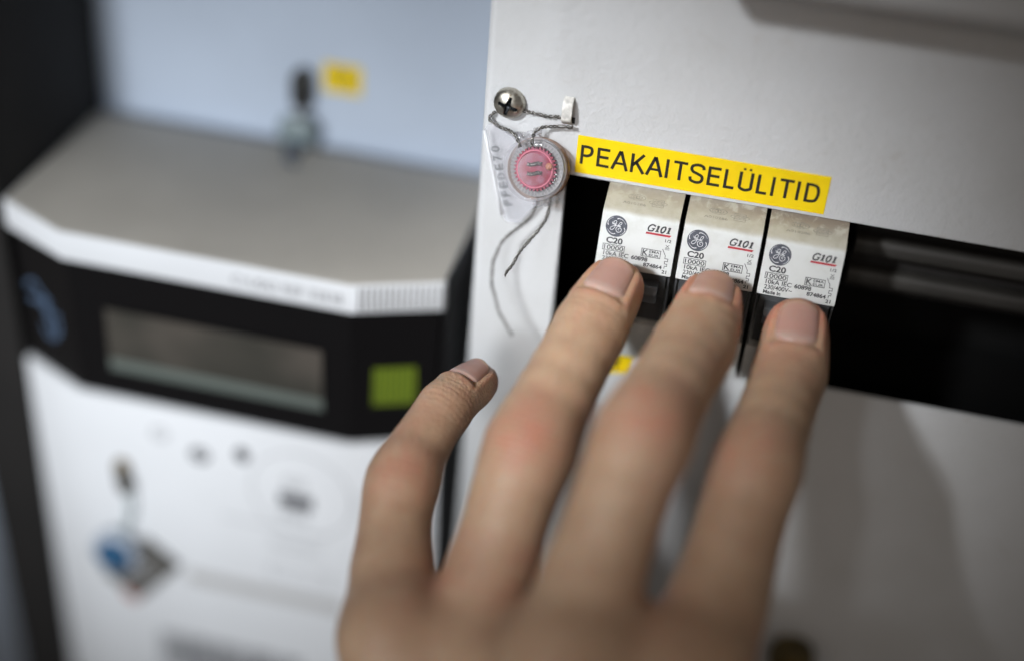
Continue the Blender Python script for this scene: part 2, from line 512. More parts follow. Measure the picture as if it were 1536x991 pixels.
# ------------------------------------------------------------------ circuit breakers
A_, B_, C_ = (1.2, -0.05), (-6.71, -3.26), (-10.69, -15.45)
def make_breaker(label):
    t = thing('circuit_breaker', label, 'circuit breaker', (8.9, 10, -45), 'circuit breakers pressed by the fingers')
    x0, x1 = 0.05, 17.15
    # upper nose
    up = round_poly([(5.0, 1.5), A_, B_, C_, (-3.2, -17.2), (30, -17.2), (30, 10), (5.0, 10)], [0, 0, 3.0, 0.35, 0, 0, 0, 0], 7)
    lo = round_poly([(-3.2, -28.2), (-10.4, -29.6), (-6.7, -41.4), (1.2, -44.6), (5, -46), (5, -52), (30, -52), (30, -28.2)], [0, .4, 1.2, 0, 0, 0, 0, 0], 6)
    def body(name, pr, aged):
        bm = extrude_x(pr, x0, x1, 0.22)
        off = wloc(t)
        bmesh.ops.recalc_face_normals(bm, faces=bm.faces)
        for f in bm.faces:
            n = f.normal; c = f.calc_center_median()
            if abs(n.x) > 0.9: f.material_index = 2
        for v in bm.verts: v.co = v.co * S - off
        me = bpy.data.meshes.new(name); bm.to_mesh(me); bm.free()
        me.polygons.foreach_set('use_smooth', [True] * len(me.polygons)); me.set_sharp_from_angle(angle=math.radians(35))
        return link(name, me, [M_bk, M_bk, M_bkside], t)
    upo = body('upper_housing', up, True); loo = body('lower_housing', lo, False)
    # dark switch well and its handle
    bpart('switch_well', extrude_x([(-8.6, -15.9), (-3.3, -17.3), (-3.3, -28.1), (-8.9, -29.0), (30, -28.1), (30, -17.3)][:0] or [(-9.6, -15.7), (-9.3, -19.5), (-4.5, -22), (-4.5, -25), (-9.0, -28.6), (-3.1, -28.1), (-3.1, -17.3)], x0 + .9, x1 - .9, 0.1), M_toggle, t)
    ch = G()
    for xa in (x0 + .05, x1 - .45):
        bm = extrude_x([(-10.3, -15.8), (-9.0, -20), (-9.0, -25), (-10.2, -29.3), (-3.0, -28.1), (-3.0, -17.3)], xa, xa + .4, 0.0)
        bpart('cheek', bm, M_toggle, t)
    pr = round_poly([(-4.6, -18), (-13.2, -17.2), (-14.6, -18.6), (-13.4, -21.4), (-4.6, -22.6)], [0, .9, .9, .9, 0], 5)
    bpart('switch_handle', extrude_x(pr, x0 + 2.2, x1 - 2.2, 0.5), M_toggle, t, smooth=True)
    # print on the sloping front
    B = np.array([x0, *B_]); C = np.array([x0, *C_])
    up_ = (B - C) / np.linalg.norm(C - B)
    pl = lambda l=0.04: Plane(B, (1, 0, 0), up_, l)
    p = pl()
    p.text('C20', 1.7, -7.4, 5.4, -5.98, 0.035)
    p.rect(1.1, -9.08, 6.1, -7.6, 0.14); p.text('10000', 1.45, -8.85, 5.8, -7.84, 0.015)
    p.text('10kA IEC', 1.5, -10.2, 7.2, -9.2, 0.02); p.text('60898', 7.8, -10.2, 11.5, -9.2, 0.035)
    p.text('230/400V~', 1.4, -11.4, 7.5, -10.4, 0.02)
    p.text('Made in', 1.35, -12.45, 5.2, -11.6, 0.035)
    p.text('874864', 10.7, -11.35, 14.9, -10.4, 0.035); p.text('21', 15.0, -12.2, 16.1, -11.4, 0.035)
    # boxed approval mark
    p.rect(9.8, -9.05, 14.2, -7.2, 0.15); p.text('K', 10.1, -8.8, 11.4, -7.45, 0.02)
    p.text('EMA', 11.6, -8.02, 13.9, -7.45, 0.02); p.text('EUR', 11.6, -8.85, 13.9, -8.25, 0.02)
    # contact and trip symbol
    p.text('1/2', 14.65, -5.1, 16.05, -4.4, 0.02)
    p.path([(15.0, -5.7), (15.75, -6.25)], .11); p.path([(15.7, -5.65), (15.05, -6.3)], .11); p.path([(14.95, -6.42), (15.85, -6.42)], .11); p.path([(14.95, -6.7), (15.85, -6.7)], .11)
    p.path([(14.45, -6.75), (15.25, -8.1), (15.25, -8.75), (15.95, -8.75), (15.95, -9.35), (15.3, -9.35), (15.3, -9.95), (15.9, -9.95), (15.9, -10.45), (15.4, -10.45), (15.4, -11.0)], .14)
    p.build('rating_print', M_print, upo)
    p = pl()
    # slanted heavy serif lettering
    def sl(x, y): return (10.3 + x + 0.30 * y, -3.12 + y * 1.14)
    h = 1.25
    p.stroke([sl(1.40, 1.02), sl(1.1, 1.22), sl(.62, 1.25), sl(.2, .95), sl(.1, .5), sl(.3, .08), sl(.7, 0.02), sl(1.2, .12), sl(1.32, .52)], .34, smooth=True)
    p.stroke([sl(.82, .56), sl(1.6, .56)], .2); p.stroke([sl(1.45, 1.28), sl(1.38, .86)], .12)
    for x in (2.15, 4.65):
        p.stroke([sl(x, 0), sl(x, h)], .46); p.stroke([sl(x - .38, 0.05), sl(x + .46, 0.08)], .2); p.stroke([sl(x - .36, .98), sl(x + .02, 1.2)], .2)
    p.stroke([sl(3.4, 1.24), sl(3.02, .95), sl(2.95, .5), sl(3.15, .06), sl(3.4, 0.02), sl(3.72, .3), sl(3.8, .75), sl(3.66, 1.15), sl(3.4, 1.24)], .36, smooth=True)
    p.build('model_print', M_print, upo)
    p = pl(); p.g.add([p.pt(10.1, -3.9), p.pt(15.5, -3.9), p.pt(15.85, -3.42), p.pt(10.2, -3.42)], [(0, 1, 2, 3)])
    p.build('red_underline', M_red, upo)
    p = pl(0.03); p.ellipse(3.5, -3.4, 2.42, 2.42, n=56); lg = p.build('logo_disc', M_logo, upo)
    p = pl(0.06)
    q = lambda pts: [(3.5 + (a - 535) / 365 * 2.42, -3.4 - (b - 550) / 365 * 2.42) for a, b in pts]
    w = .115
    p.stroke(q([(375, 420), (400, 485), (455, 478), (515, 430), (518, 380), (475, 362), (432, 400), (425, 455), (455, 500), (500, 490), (530, 462)]), w, smooth=True)
    p.stroke(q([(500, 500), (482, 585), (440, 660), (375, 692), (333, 665), (345, 615), (410, 565), (500, 530), (590, 520)]), w, smooth=True)
    p.stroke(q([(590, 520), (612, 450), (655, 395), (698, 402), (690, 455), (640, 498), (600, 515), (640, 535), (680, 545)]), w, smooth=True)
    p.stroke(q([(680, 548), (595, 550), (540, 592), (530, 660), (565, 725), (635, 745), (700, 700), (710, 632), (665, 590), (610, 612), (605, 655), (645, 672)]), w, smooth=True)
    for pts in ([(530, 300), (600, 278), (730, 325), (840, 445)], [(260, 545), (232, 475), (260, 360), (400, 248)], [(795, 565), (835, 650), (790, 755), (665, 845)], [(528, 808), (420, 822), (320, 765), (238, 665)]):
        p.stroke(q(pts), .2, smooth=True, taper=True)
    p.build('logo_monogram', M_logow, lg)
    # faint marks on the shoulder
    A = np.array([x0, *A_]); ub = (A - B) / np.linalg.norm(A - B)
    p = Plane(B, (1, 0, 0), ub, 0.045)
    p.ellipse(6.7, 4.75, 2.0, .85, .12); p.ellipse(6.0, 4.75, .75, .5, .11); p.ellipse(6.6, 4.75, .75, .5, .11); p.ellipse(7.2, 4.75, .75, .5, .11)
    p.text('A010286', 3.8, 2.55, 9.0, 3.2, 0.006)
    p.rect(10.3, 2.9, 12.9, 5.0, .1); p.ellipse(11.6, 4.0, 2.1, .62, .11); p.text('CCIB', 10.5, 3.7, 12.7, 4.3)
    p.build('approval_print', M_faint, upo)
    # symbol on the lower part
    L1 = np.array([x0, -10.4, -29.6]); L2 = np.array([x0, -6.7, -41.4]); ul = (L1 - L2) / np.linalg.norm(L1 - L2)
    p = Plane(L1, (1, 0, 0), ul, 0.04)
    p.path([(12.6, -11.2), (12.6, -9.2), (15.2, -9.2), (15.2, -9.9)], .14); p.path([(12.0, -8.2), (12.6, -9.2)], .14)
    p.path([(12.3, -11.3), (13.2, -11.3)], .14)
    p.build('terminal_symbol', M_faint, loo)
    return t

bk0 = make_breaker('white breaker under the ring finger, leftmost of the three')
def copy_tree(o, parent=None):
    c = o.copy(); ROOT.objects.link(c)
    if parent is not None: c.parent = parent
    for ch in list(o.children): copy_tree(ch, c)
    return c
for dx, lab in ((18.25, 'white breaker under the middle finger, between the two others'), (36.35, 'white breaker under the index finger, with the brown-stained top, beside the empty cutout')):
    b = copy_tree(bk0); b.location.x += dx * S; b['label'] = lab

# ------------------------------------------------------------------ labels
lb = thing('tape_label', 'long yellow tape label reading PEAKAITSELÜLITID above the breakers', 'label', (19.6, -0.1, 1))
bm = bmesh.new(); bm_box(bm, (-8.2, -0.16, 0.98), (47.5, -0.01, 10.25), 0.05, 1)
bpart('tape', bm, M_tape, lb)
p = Plane((0, -0.16, 0), (1, 0, 0), (0, 0, 1), 0.02)
def big_letters():
    """narrow plain sans letters drawn as strokes"""
    h = 4.7; z0 = 3.35; w = .68; hw = w / 2
    x = -7.25
    adv = {'P': 3.75, 'E': 3.7, 'A': 4.0, 'K': 3.85, 'I': 1.85, 'T': 3.65, 'S': 3.9, 'L': 3.2, 'U': 4.05, 'D': 4.1}
    tot = sum(adv[c] for c in 'PEAKAITSELULITID'); k = 53.9 / tot
    for i, c in enumerate('PEAKAITSELULITID'):
        a = adv[c] * k; W = a - 0.85 * k if c != 'I' else 0.7
        f = lambda u, v: (x + u * W, z0 + v * h)
        lx = x + hw
        if c in 'PEKLDU' and c != 'U': p.rect(x, z0, x + w, z0 + h)
        if c == 'P':
            X = W - hw
            p.stroke([(x + w, z0 + h - hw), (x + X * .6, z0 + h - hw), (x + X * .9, z0 + h - .55), (x + X, z0 + h * .73), (x + X * .9, z0 + h * .55), (x + X * .6, z0 + h * .46), (x + w, z0 + h * .46)], w, smooth=True)
        if c == 'E':
            p.rect(x + w, z0, x + W, z0 + w); p.rect(x + w, z0 + h - w, x + W, z0 + h); p.rect(x + w, z0 + h * .5 - hw + .1, x + W * .93, z0 + h * .5 + hw + .1)
        if c == 'L': p.rect(x + w, z0, x + W, z0 + w)
        if c == 'I': p.rect(x, z0, x + w, z0 + h)
        if c == 'T':
            p.rect(x - .15, z0 + h - w, x + W + .15, z0 + h); p.rect(x + W / 2 - hw, z0, x + W / 2 + hw, z0 + h - w)
        if c == 'A':
            p.stroke([(x - .1, z0), (x + W / 2 - .04, z0 + h)], w * 1.02); p.stroke([(x + W + .1, z0), (x + W / 2 + .04, z0 + h)], w * 1.02)
            p.rect(x + W * .22, z0 + h * .28, x + W * .78, z0 + h * .28 + w * .9)
        if c == 'K':
            p.stroke([(x + w * .6, z0 + h * .36), (x + W - .15, z0 + h)], w); p.stroke([(x + W * .38, z0 + h * .58), (x + W + .05, z0)], w * 1.05)
        if c == 'U':
            p.stroke([(lx, z0 + h), (lx, z0 + h * .4), (lx + .1, z0 + h * .17), (x + W / 2, z0 + hw), (x + W - hw - .1, z0 + h * .17), (x + W - hw, z0 + h * .4), (x + W - hw, z0 + h)], w, smooth=True)
            for u in (.3, .7): p.rect(x + W * u - .27, z0 + h + .45, x + W * u + .27, z0 + h + .95)
        if c == 'S':
            p.stroke([f(.97, .74), f(.88, .90), f(.5, .96), f(.16, .88), f(.08, .73), f(.2, .59), f(.55, .5), f(.86, .40), f(.93, .24), f(.8, .09), f(.48, .045), f(.12, .12), f(.03, .30)], w, smooth=True)
        if c == 'D':
            X = W - hw
            p.stroke([(x + w, z0 + h - hw), (x + X * .5, z0 + h - hw), (x + X * .86, z0 + h * .84), (x + X, z0 + h * .5), (x + X * .86, z0 + h * .16), (x + X * .5, z0 + hw), (x + w, z0 + hw)], w, smooth=True)
        x += a
big_letters()
p.build('lettering', M_ink, lb)

lb2 = thing('tape_label', 'small yellow sticker below the left breaker, half hidden between ring and middle finger', 'label', (6, -0.1, -50))
bm = bmesh.new(); bm_box(bm, (2.6, -0.16, -51.5), (11.0, -0.01, -45.7), 0.05, 1); bpart('tape', bm, M_tape, lb2)
p = Plane((0, -0.16, 0), (1, 0, 0), (0, 0, 1), 0.02); p.stroke([(6.6, -50.2), (7.5, -47.0)], .75); p.stroke([(7.5, -47.0), (6.4, -48.0)], .5); p.build('lettering', M_ink, lb2)

# ------------------------------------------------------------------ sealing screw, lug, wire and seal
sc = thing('screw', 'domed cross-head screw with sealing wire round it, beside the left panel edge', 'screw', (-24.1, 0, 15.2))
def screw():
    M = frame((-24.1, 0, 15.4), (1, 0, 0), (0, 0, 1), (0, -1, 0))
    R, H = 3.55, 2.5; nr, na = 34, 112; V = []; F = []
    for i in range(nr + 1):
        r = R * i / nr
        for k in range(na):
            a = 2 * math.pi * k / na
            z = 0.5 + H * math.sqrt(max(0, 1 - (r / R * .985) ** 2)) ** 1.05
            x, y = r * math.cos(a + .25), r * math.sin(a + .25)
            for u, v in ((x, y), (y, x)):
                d = max(abs(u) - 2.3, abs(v) - 0.60 + 0.09 * abs(u))
                if d < 0: z = min(z, 2.5 - 1.5 * min(1, -d / .2) + .25 * abs(u))
            d2 = r - .85
            if d2 < 0: z = min(z, 1.6 - 1.1 * min(1, -d2 / .3))
            V.append(M @ Vector((r * math.cos(a), r * math.sin(a), z)))
    for i in range(nr):
        for k in range(na): F.append((i * na + k, (i + 1) * na + k, (i + 1) * na + (k + 1) % na, i * na + (k + 1) % na))
    m = len(V)
    for k in range(na):
        a = 2 * math.pi * k / na; V.append(M @ Vector((R * math.cos(a), R * math.sin(a), 0.01)))
    for k in range(na): F.append((nr * na + k, m + k, m + (k + 1) % na, nr * na + (k + 1) % na))
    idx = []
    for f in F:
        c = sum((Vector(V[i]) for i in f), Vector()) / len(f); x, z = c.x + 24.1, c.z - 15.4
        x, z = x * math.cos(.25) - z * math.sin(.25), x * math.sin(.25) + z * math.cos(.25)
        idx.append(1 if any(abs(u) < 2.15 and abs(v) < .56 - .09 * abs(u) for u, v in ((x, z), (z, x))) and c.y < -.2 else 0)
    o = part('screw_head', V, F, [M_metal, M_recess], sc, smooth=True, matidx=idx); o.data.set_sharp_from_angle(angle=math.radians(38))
screw()

lug = thing('sealing_lug', 'small white punched metal loop on the panel right of the screw', 'lug', (-10.8, 0, 16))
P_ = []
pr = round_poly([(0.0, 3.2), (-1.9, 2.2), (-2.6, -1.6), (-0.3, -3.4), (0.35, -3.2), (-1.75, -1.3), (-1.2, 1.9), (0.35, 2.6)], [0.3, 1.2, 1.1, .3, 0, .8, .8, 0], 5)
bm = extrude_x([(y, z + 15.9) for y, z in pr], -12.1, -9.9, 0.2)
bpart('loop', bm, M_lug, lug, smooth=True)
box_part('slot', (-11.9, -0.03, 12.7), (-9.3, -0.005, 14.2), M_bkside, lug, 0)

wire = thing('sealing_wire', 'twisted steel sealing wire looped from screw to lug and down through the seal', 'wire', (-20, -3, 5))
runs = [
    [(-20.9, -1.0, 14.3), (-18.5, -1.5, 14.4), (-15.5, -1.5, 14.25), (-12.3, -1.0, 14.1), (-11.0, -.9, 14.1)],
    [(-10.4, -1.2, 12.2), (-9.6, -1.9, 12.8), (-11.3, -1.8, 12.5), (-14.3, -2.2, 12.2), (-17.0, -3.2, 11.4), (-17.6, -4.2, 9.6), (-17.6, -5.0, 8.0)],
    [(-27.3, -.7, 12.9), (-28.3, -1.2, 11.6), (-27.9, -1.6, 10.9), (-26.2, -1.9, 10.2), (-24.0, -2.6, 9.9), (-21.6, -3.6, 9.6), (-20.6, -4.6, 8.4), (-20.2, -5, 7.4)],
    [(-15.6, -3.8, -3.5), (-15.4, -4, -6.2), (-15.7, -4.2, -8.0), (-17.6, -4.6, -11.4), (-21.6, -5.6, -15.8), (-23.6, -6.6, -20.6), (-23.9, -7.6, -25.6), (-22.6, -8.6, -30.4), (-20.4, -9.4, -35.2), (-17.3, -10, -39.3)],
    [(-12.5, -3.8, -3.4), (-12.4, -4.6, -5.6), (-12.4, -5.8, -7.7), (-13.6, -9, -10.2), (-16.1, -13, -13.1), (-18.5, -20, -16.9)]]
for r in runs: twisted(r).build('wire_run', M_wire, wire, smooth=True)

n_ = Vector((-.16, -.91, .39)).normalized(); ux = Vector((.97, .22, .07)); ux = (ux - ux.dot(n_) * n_).normalized(); uy = n_.cross(ux)
SC = Vector((-16.3, -5.6, 3.0))
MS = frame(SC, ux, uy, n_) @ Matrix.Scale(1.09, 4)
seal = thing('security_seal', 'round clear plastic seal with pink core, hanging beside the yellow label', 'seal', tuple(SC))
V, F = lathe([(0.01, 1.5), (4.2, 1.5), (5.6, 1.45), (6.15, 1.25), (6.45, .8), (6.5, 0), (6.4, -1.2), (5.9, -1.4)], MS, 64); part('clear_case', V, F, M_clear, seal, smooth=True)
V, F = lathe([(5.9, 1.55), (6.15, 1.72), (6.45, 1.55), (6.6, 1.1), (6.5, .7)], MS, 64); part('case_rim', V, F, M_clear, seal, smooth=True)
V, F = lathe([(6.2, -1.45), (6.45, -1.6), (6.45, -3.6), (6.0, -4.2), (0.01, -4.2)], MS, 64); part('rear_case', V, F, M_rear, seal, smooth=True)
V, F = lathe([(0.01, -1.3), (5.7, -1.3), (5.8, -1.7)], MS, 48); part('backing', V, F, M_milk, seal, smooth=False)
# toothed rotor
g = G(); nt = 34
ring_o = []
for k in range(nt * 4):
    a = 2 * math.pi * k / (nt * 4); r = 4.55 if (k % 4) < 2 else 4.1; ring_o.append((r * math.cos(a), r * math.sin(a)))
bm = extrude_poly(ring_o, -1.25, -.1, MS); bpart('rotor', bm, M_pink, seal)
V, F = lathe([(3.95, -.08), (3.95, .15), (3.75, .22), (3.6, .15), (3.6, -.08)], MS, 64); part('rotor_ring', V, F, M_pinkl, seal, smooth=True)
g = G()
for k in range(44):
    a = 2 * math.pi * k / 44; c0 = Vector((5.05 * math.cos(a), 5.05 * math.sin(a), -1.0)); 
    d = Vector((math.cos(a), math.sin(a), 0)); q = Vector((-d.y, d.x, 0))
    b = [c0 + d * x * .42 + q * y * .13 for x, y in ((-1, -1), (1, -1), (1, 1), (-1, 1))]
    g.add([MS @ v for v in b] + [MS @ (v + Vector((0, 0, .5))) for v in b], [(0, 1, 5, 4), (1, 2, 6, 5), (2, 3, 7, 6), (3, 0, 4, 7), (4, 5, 6, 7)])
g.build('tooth_ring', M_clear, seal)
V, F = lathe([(0.01, 3.3), (.7, 3.22), (1.4, 2.98), (2.1, 2.55), (2.7, 2.05), (3.1, 1.6), (3.25, 1.4)], MS, 48); part('lens', V, F, clear('lens_plastic', (.98, .97, .98), .03, .16), seal, smooth=True)
for z in (1.05, -.85):
    q = [tuple(MS @ Vector((x, z + .10 * math.sin(x * 2.2), .35))) for x in (-1.5, -.8, 0, .8, 1.5)]
    twisted(q, .26, .22, 1.3).build('wire_core', M_wire, seal, smooth=True)
V, F = lathe([(0.01, .75), (.5, .7), (.75, .4), (.75, -1)], MS @ Matrix.Translation((3.1, .55, 0)), 24); part('peg', V, F, M_brown, seal, smooth=True)
for (x, y, w_, h_, z) in ((-3.9, 6.6, 1.3, 1.5, -.6), (-2.4, 6.75, 1.0, 1.2, -.2), (-.9, 7.1, 1.2, 1.3, -.2), (.3, 7.6, 1.3, 1.5, -.9), (.4, -6.6, 1.0, 1.3, 0), (1.7, -6.6, 1.3, 1.5, -.2), (3.3, -6.1, 1.1, 1.4, 0), (4.4, -5.9, .9, 1.1, -.4), (.6, -7.3, 1.2, .9, .6), (2.8, -7.0, .9, .8, .6)):
    M = MS @ Matrix.Translation((x, y, z)) @ Matrix.Rotation(math.atan2(y, x) - math.pi / 2, 4, 'Z')
    box_part('case_lug', (-w_ / 2, -h_ / 2, -1.1), (w_ / 2, h_ / 2, 1.1), M_clear, seal, .22, 2, M)
# clear flag with debossed characters
pts = [(-28.3, 10.2), (-29.2, 8.6), (-23.6, -12.0), (-22.2, -13.6), (-19.4, -13.2), (-15.8, -7.5), (-15.5, -2), (-19, 5), (-21.6, 7.6), (-26.6, 10.4)]
pts = [tuple(v) for v in round_poly(pts, .7, 4)]
MT = frame((0, -2.0, 0), (1, 0, 0), (0, 0, 1), (0, -1, 0))
bm = extrude_poly(pts, -.35, .45, MT, .15); bpart('flag', bm, M_tab, seal, smooth=True)
rim = [MT @ Vector((x, z, .5)) for x, z in ((-28.9, 8.8), (-27.2, 2.2), (-25.4, -5), (-23.5, -11.8))]
g = G().add(*tube(np.array([tuple(v) for v in rim]), .42, 8)); g.build('flag_rim', clear('bright_rim_plastic', (1, 1, 1), .55, .08, (.92, .93, .95)), seal, smooth=True)
d = Vector((4.12, 0, -14.25)).normalized()
p = Plane((-22.08 - 1.0, -2.5, -9.39), (-d.x, 0, -d.z), (-(-d.z), 0, -d.x) if False else (d.z, 0, -d.x), 0.03)
for i, chs in enumerate('FFEDE70'): p.text(chs, i * 2.27, -1.9, i * 2.27 + 1.5, .1, 0.02)
p.build('flag_print', M_deb, seal)

# ------------------------------------------------------------------ knob at the bottom edge
kn = thing('knob', 'dark round knob with a brass middle at the bottom edge, right of the index finger', 'knob', (65, 0, -134))
MK = frame((65.0, 0, -132.5), (1, 0, 0), (0, 0, 1), (0, -1, 0))
V, F = lathe([(6.2, 0.02), (6.4, 2), (6.2, 6), (5.4, 7.2), (4.3, 7.4)], MK); part('knob_rim', V, F, M_kn, kn, smooth=True)
V, F = lathe([(4.3, 7.3), (4.2, 6.4), (2, 7.6), (.01, 8.0)], MK); part('knob_centre', V, F, M_brass, kn, smooth=True)

# ------------------------------------------------------------------ electricity meter
mt = thing('electricity_meter', 'white electricity meter with black display band and grey top, left of the panel', 'electricity meter', (-100, 28, -240))
out = [(-159.0, 64), (-159.0, 9.2), (-138.0, -1.0), (-60.3, -1.0), (-38.5, 8.0), (-38.5, 64)]
def inset(o, d):
    n = len(o); res = []
    for i in range(n):
        p0 = Vector(o[i - 1]); p1 = Vector(o[i]); p2 = Vector(o[(i + 1) % n])
        a = (p1 - p0).normalized(); b = (p2 - p1).normalized()
        na = Vector((-a.y, a.x)); nb = Vector((-b.y, b.x)); m = (na + nb).normalized()
        res.append(tuple(p1 + m * d / max(.3, m.dot(na))))
    return res
def prism(poly, z0, z1, bev): return extrude_poly(poly, z0, z1, None, bev)
bpart('lid', prism(inset(out, .5), -41.5, -40.0, .35), M_mtop, mt, smooth=True)
lip_o = bpart('lip', prism(out, -48.6, -40.3, .3), M_mwhite, mt, smooth=True)
box_part('side_shade_panel', (-38.8, 9, -239), (-37.6, 63, -39.95), M_mband, mt, .2)  # black sheet added for the shade on the meter's right side
bpart('display_band', prism(inset(out, 1.0), -90.6, -48.62, .2), M_mband, mt)
bpart('terminal_cover', prism(inset(out, -.2), -240, -90.8, 1.3), M_mwhite, mt, smooth=True)
# ribs on the right chamfer of the lip
cA = Vector((-60.3, -1.0)); cB = Vector((-38.5, 8.0)); cd = (cB - cA).normalized(); cn = Vector((cd.y, -cd.x))
bmr = None
for k in range(15):
    s_ = 1.2 + k * 1.5
    a = cA + cd * s_; M = frame((a.x, a.y, 0), (cd.x, cd.y, 0), (0, 0, 1), (cn.x, cn.y, 0))
    box_part('rib', (0, -48.0, -.1), (.75, -40.9, .65), M_mwhite, lip_o, .15, 1, M)
    box_part('rib_gap', (.76, -48.0, .005), (1.45, -40.9, .02), M_groove, lip_o, 0, 1, M)
# display
cut = box_part('display_frame', (-128.0, -.65, -81.5), (-67.8, .2, -77.7), M_lcdf, mt, .3)
box_part('display_glass', (-127.8, -.75, -77.7), (-67.9, -.5, -61.8), M_lcd, mt, .1, 1)
p = Plane((0, -.75, 0), (1, 0, 0), (0, 0, 1), .03)
# sticker with stripes on the right chamfer
M = frame((cA.x, cA.y, 0), (cd.x, cd.y, 0), (0, 0, 1), (cn.x, cn.y, 0))
st = box_part('sticker', (6.1, -78.2, -1.0), (17.1, -66.4, -.85), M_green, mt, 0, 1, M)
for k in range(7): box_part('stripe', (6.6 + k * 1.5, -78.0, -.85), (7.2 + k * 1.5, -66.6, -.82), M_dgreen, st, 0, 1, M)
# print on the lip
p = Plane((0, -1.0, 0), (1, 0, 0), (0, 0, 1), .05)
p.text('C1U062 REF 32838', -91.5, -46.3, -62.3, -43.2, 0.01)
p.build('lip_print', M_mfaint, mt)
# pale blue emblem on the left chamfer
eA = Vector((-159.0, 9.2)); eB = Vector((-138.0, -1.0)); ed = (eB - eA).normalized(); en = Vector((ed.y, -ed.x))
p = Plane((eA.x - en.x * 1.0, eA.y - en.y * 1.0, 0), (ed.x, ed.y, 0), (0, 0, 1), .06)
p.stroke([(3.5, -66), (7, -63.5), (11, -67), (14, -71), (17, -70)], 1.3, smooth=True); p.stroke([(4.5, -70), (9, -68.5), (12, -72), (14, -78)], 1.5, smooth=True)
p.stroke([(9, -76), (12, -79), (15.5, -76.5), (16.5, -72)], 1.1, smooth=True); p.stroke([(11, -66), (14, -67.5)], .9)
p.build('emblem', M_emb, mt)
# print on the white cover
p = Plane((0, -1.2, 0), (1, 0, 0), (0, 0, 1), .05)
p.ellipse(-103.5, -105, 3.0, 2.7, 1.1); p.stroke([(-105, -104), (-102, -106.4)], 1.6); p.ellipse(-91, -101.8, 2.2, 2.7, 1.2); p.rect(-91.8, -103.9, -90.2, -99.8)
p.rect(-80.6, -117.0, -70.8, -112.2); p.path([(-79, -118), (-72, -118)], .5)
p.build('symbol_print', M_mprint, mt)
p = Plane((0, -1.2, 0), (1, 0, 0), (0, 0, 1), .05)
p.ellipse(-115, -100.3, 2.6, 2.4, .6); p.stroke([(-116.4, -100), (-113.6, -101)], .5)
p.build('pale_symbol', M_mfaint, mt); p = Plane((0, -1.2, 0), (1, 0, 0), (0, 0, 1), .05)
p.rect(-79, -110.4, -73, -106.6, .5); p.path([(-77.5, -108.5), (-74.5, -108.5)], .5)
p.ellipse(-74, -112, 15, 15, .35, n=64); p.path([(-98, -126), (-66, -126)], .4); p.rect(-84, -146, -66, -140, .35)
p.text('3X230/400V', -84, -133.6, -68, -130.8)
for k in range(4): p.rect(-80 + k * 2.2, -121.6, -79 + k * 2.2, -118.8)
p.build('pale_print', M_mfaint, mt)
# seam of the lower cover
pr = [(-1.6, -150.6), (-1.35, -155.4), (-.9, -155.4), (-.9, -150.6)]
bpart('seam', extrude_x(pr, -110, -62, 0), M_seam, mt)
p = Plane((0, -1.2, 0), (1, 0, 0), (0, 0, 1), .05)
rnd = random.Random(4); x = -121.0
while x < -76:
    w_ = rnd.choice((.8, 1.3, 1.9)); p.rect(x, -196, x + w_, -179.5); x += w_ + rnd.choice((.5, .8))
p.build('barcode', M_mprint, mt)

# screw on the meter cover and its blue seal
ms = thing('screw', 'slender brass screw on the white meter cover above the blue seal', 'screw', (-127, -1.2, -116))
MM = frame((-127.2, -1.3, -114.6), (1, 0, 0), (0, 0, 1), (0, -1, 0))
V, F = lathe([(.01, 2.4), (1.6, 2.2), (2.3, 1.3), (2.4, 0)], MM, 24); part('screw_head', V, F, M_brass, ms, smooth=True)
V, F = tube(catmull([(-127, -3.2, -114.5), (-126.0, -5, -118), (-125.2, -4.4, -121)], 6), 1.7, 10); part('screw_shank', V, F, M_tag, ms, smooth=True)
sl_ = thing('security_seal', 'blue round seal with a dark lined tag, hanging on the white meter cover', 'seal', (-130, -4, -148))
V, F = tube(catmull([(-125.2, -4.4, -121.5), (-124.9, -4.2, -127), (-126.0, -4.0, -133), (-128, -4.5, -139)], 6), .55, 8); part('wire_run', V, F, simple('pale_teal_wire', (.38, .48, .48), .4), sl_, smooth=True)
MM = frame((-130.5, -4.2, -146.0), (1, 0, 0), (0, 0, 1), (0, -1, 0))
V, F = lathe([(.01, 4.4), (3.9, 4.3), (5.0, 3.7), (5.2, 1.6)], MM, 40); part('seal_cap', V, F, M_blue, sl_, smooth=True)
V, F = lathe([(5.2, 1.7), (7.2, 1.5), (7.4, .2), (7.0, -1.2)], MM, 40); part('seal_case', V, F, simple('pale_case', (.45, .50, .58), .3), sl_, smooth=True)
MM = frame((-123.5, -3.6, -152.0), (.62, 0, .78), (-.78, 0, .62), (0, -1, 0))
tg = box_part('tag', (-11, -6.8, -1.0), (10, 6.8, 1.0), M_tag, sl_, .4, 2, MM)
for k in range(4): box_part('tag_line', (-7.5, -4.2 + k * 2.5, 1.0), (7.0, -3.4 + k * 2.5, 1.06), M_mfaint, tg, 0, 1, MM)
box_part('tag_end', (-12.6, -6.4, -1.2), (-9.8, -1.5, 1.3), M_tagr, sl_, .3, 2, MM)

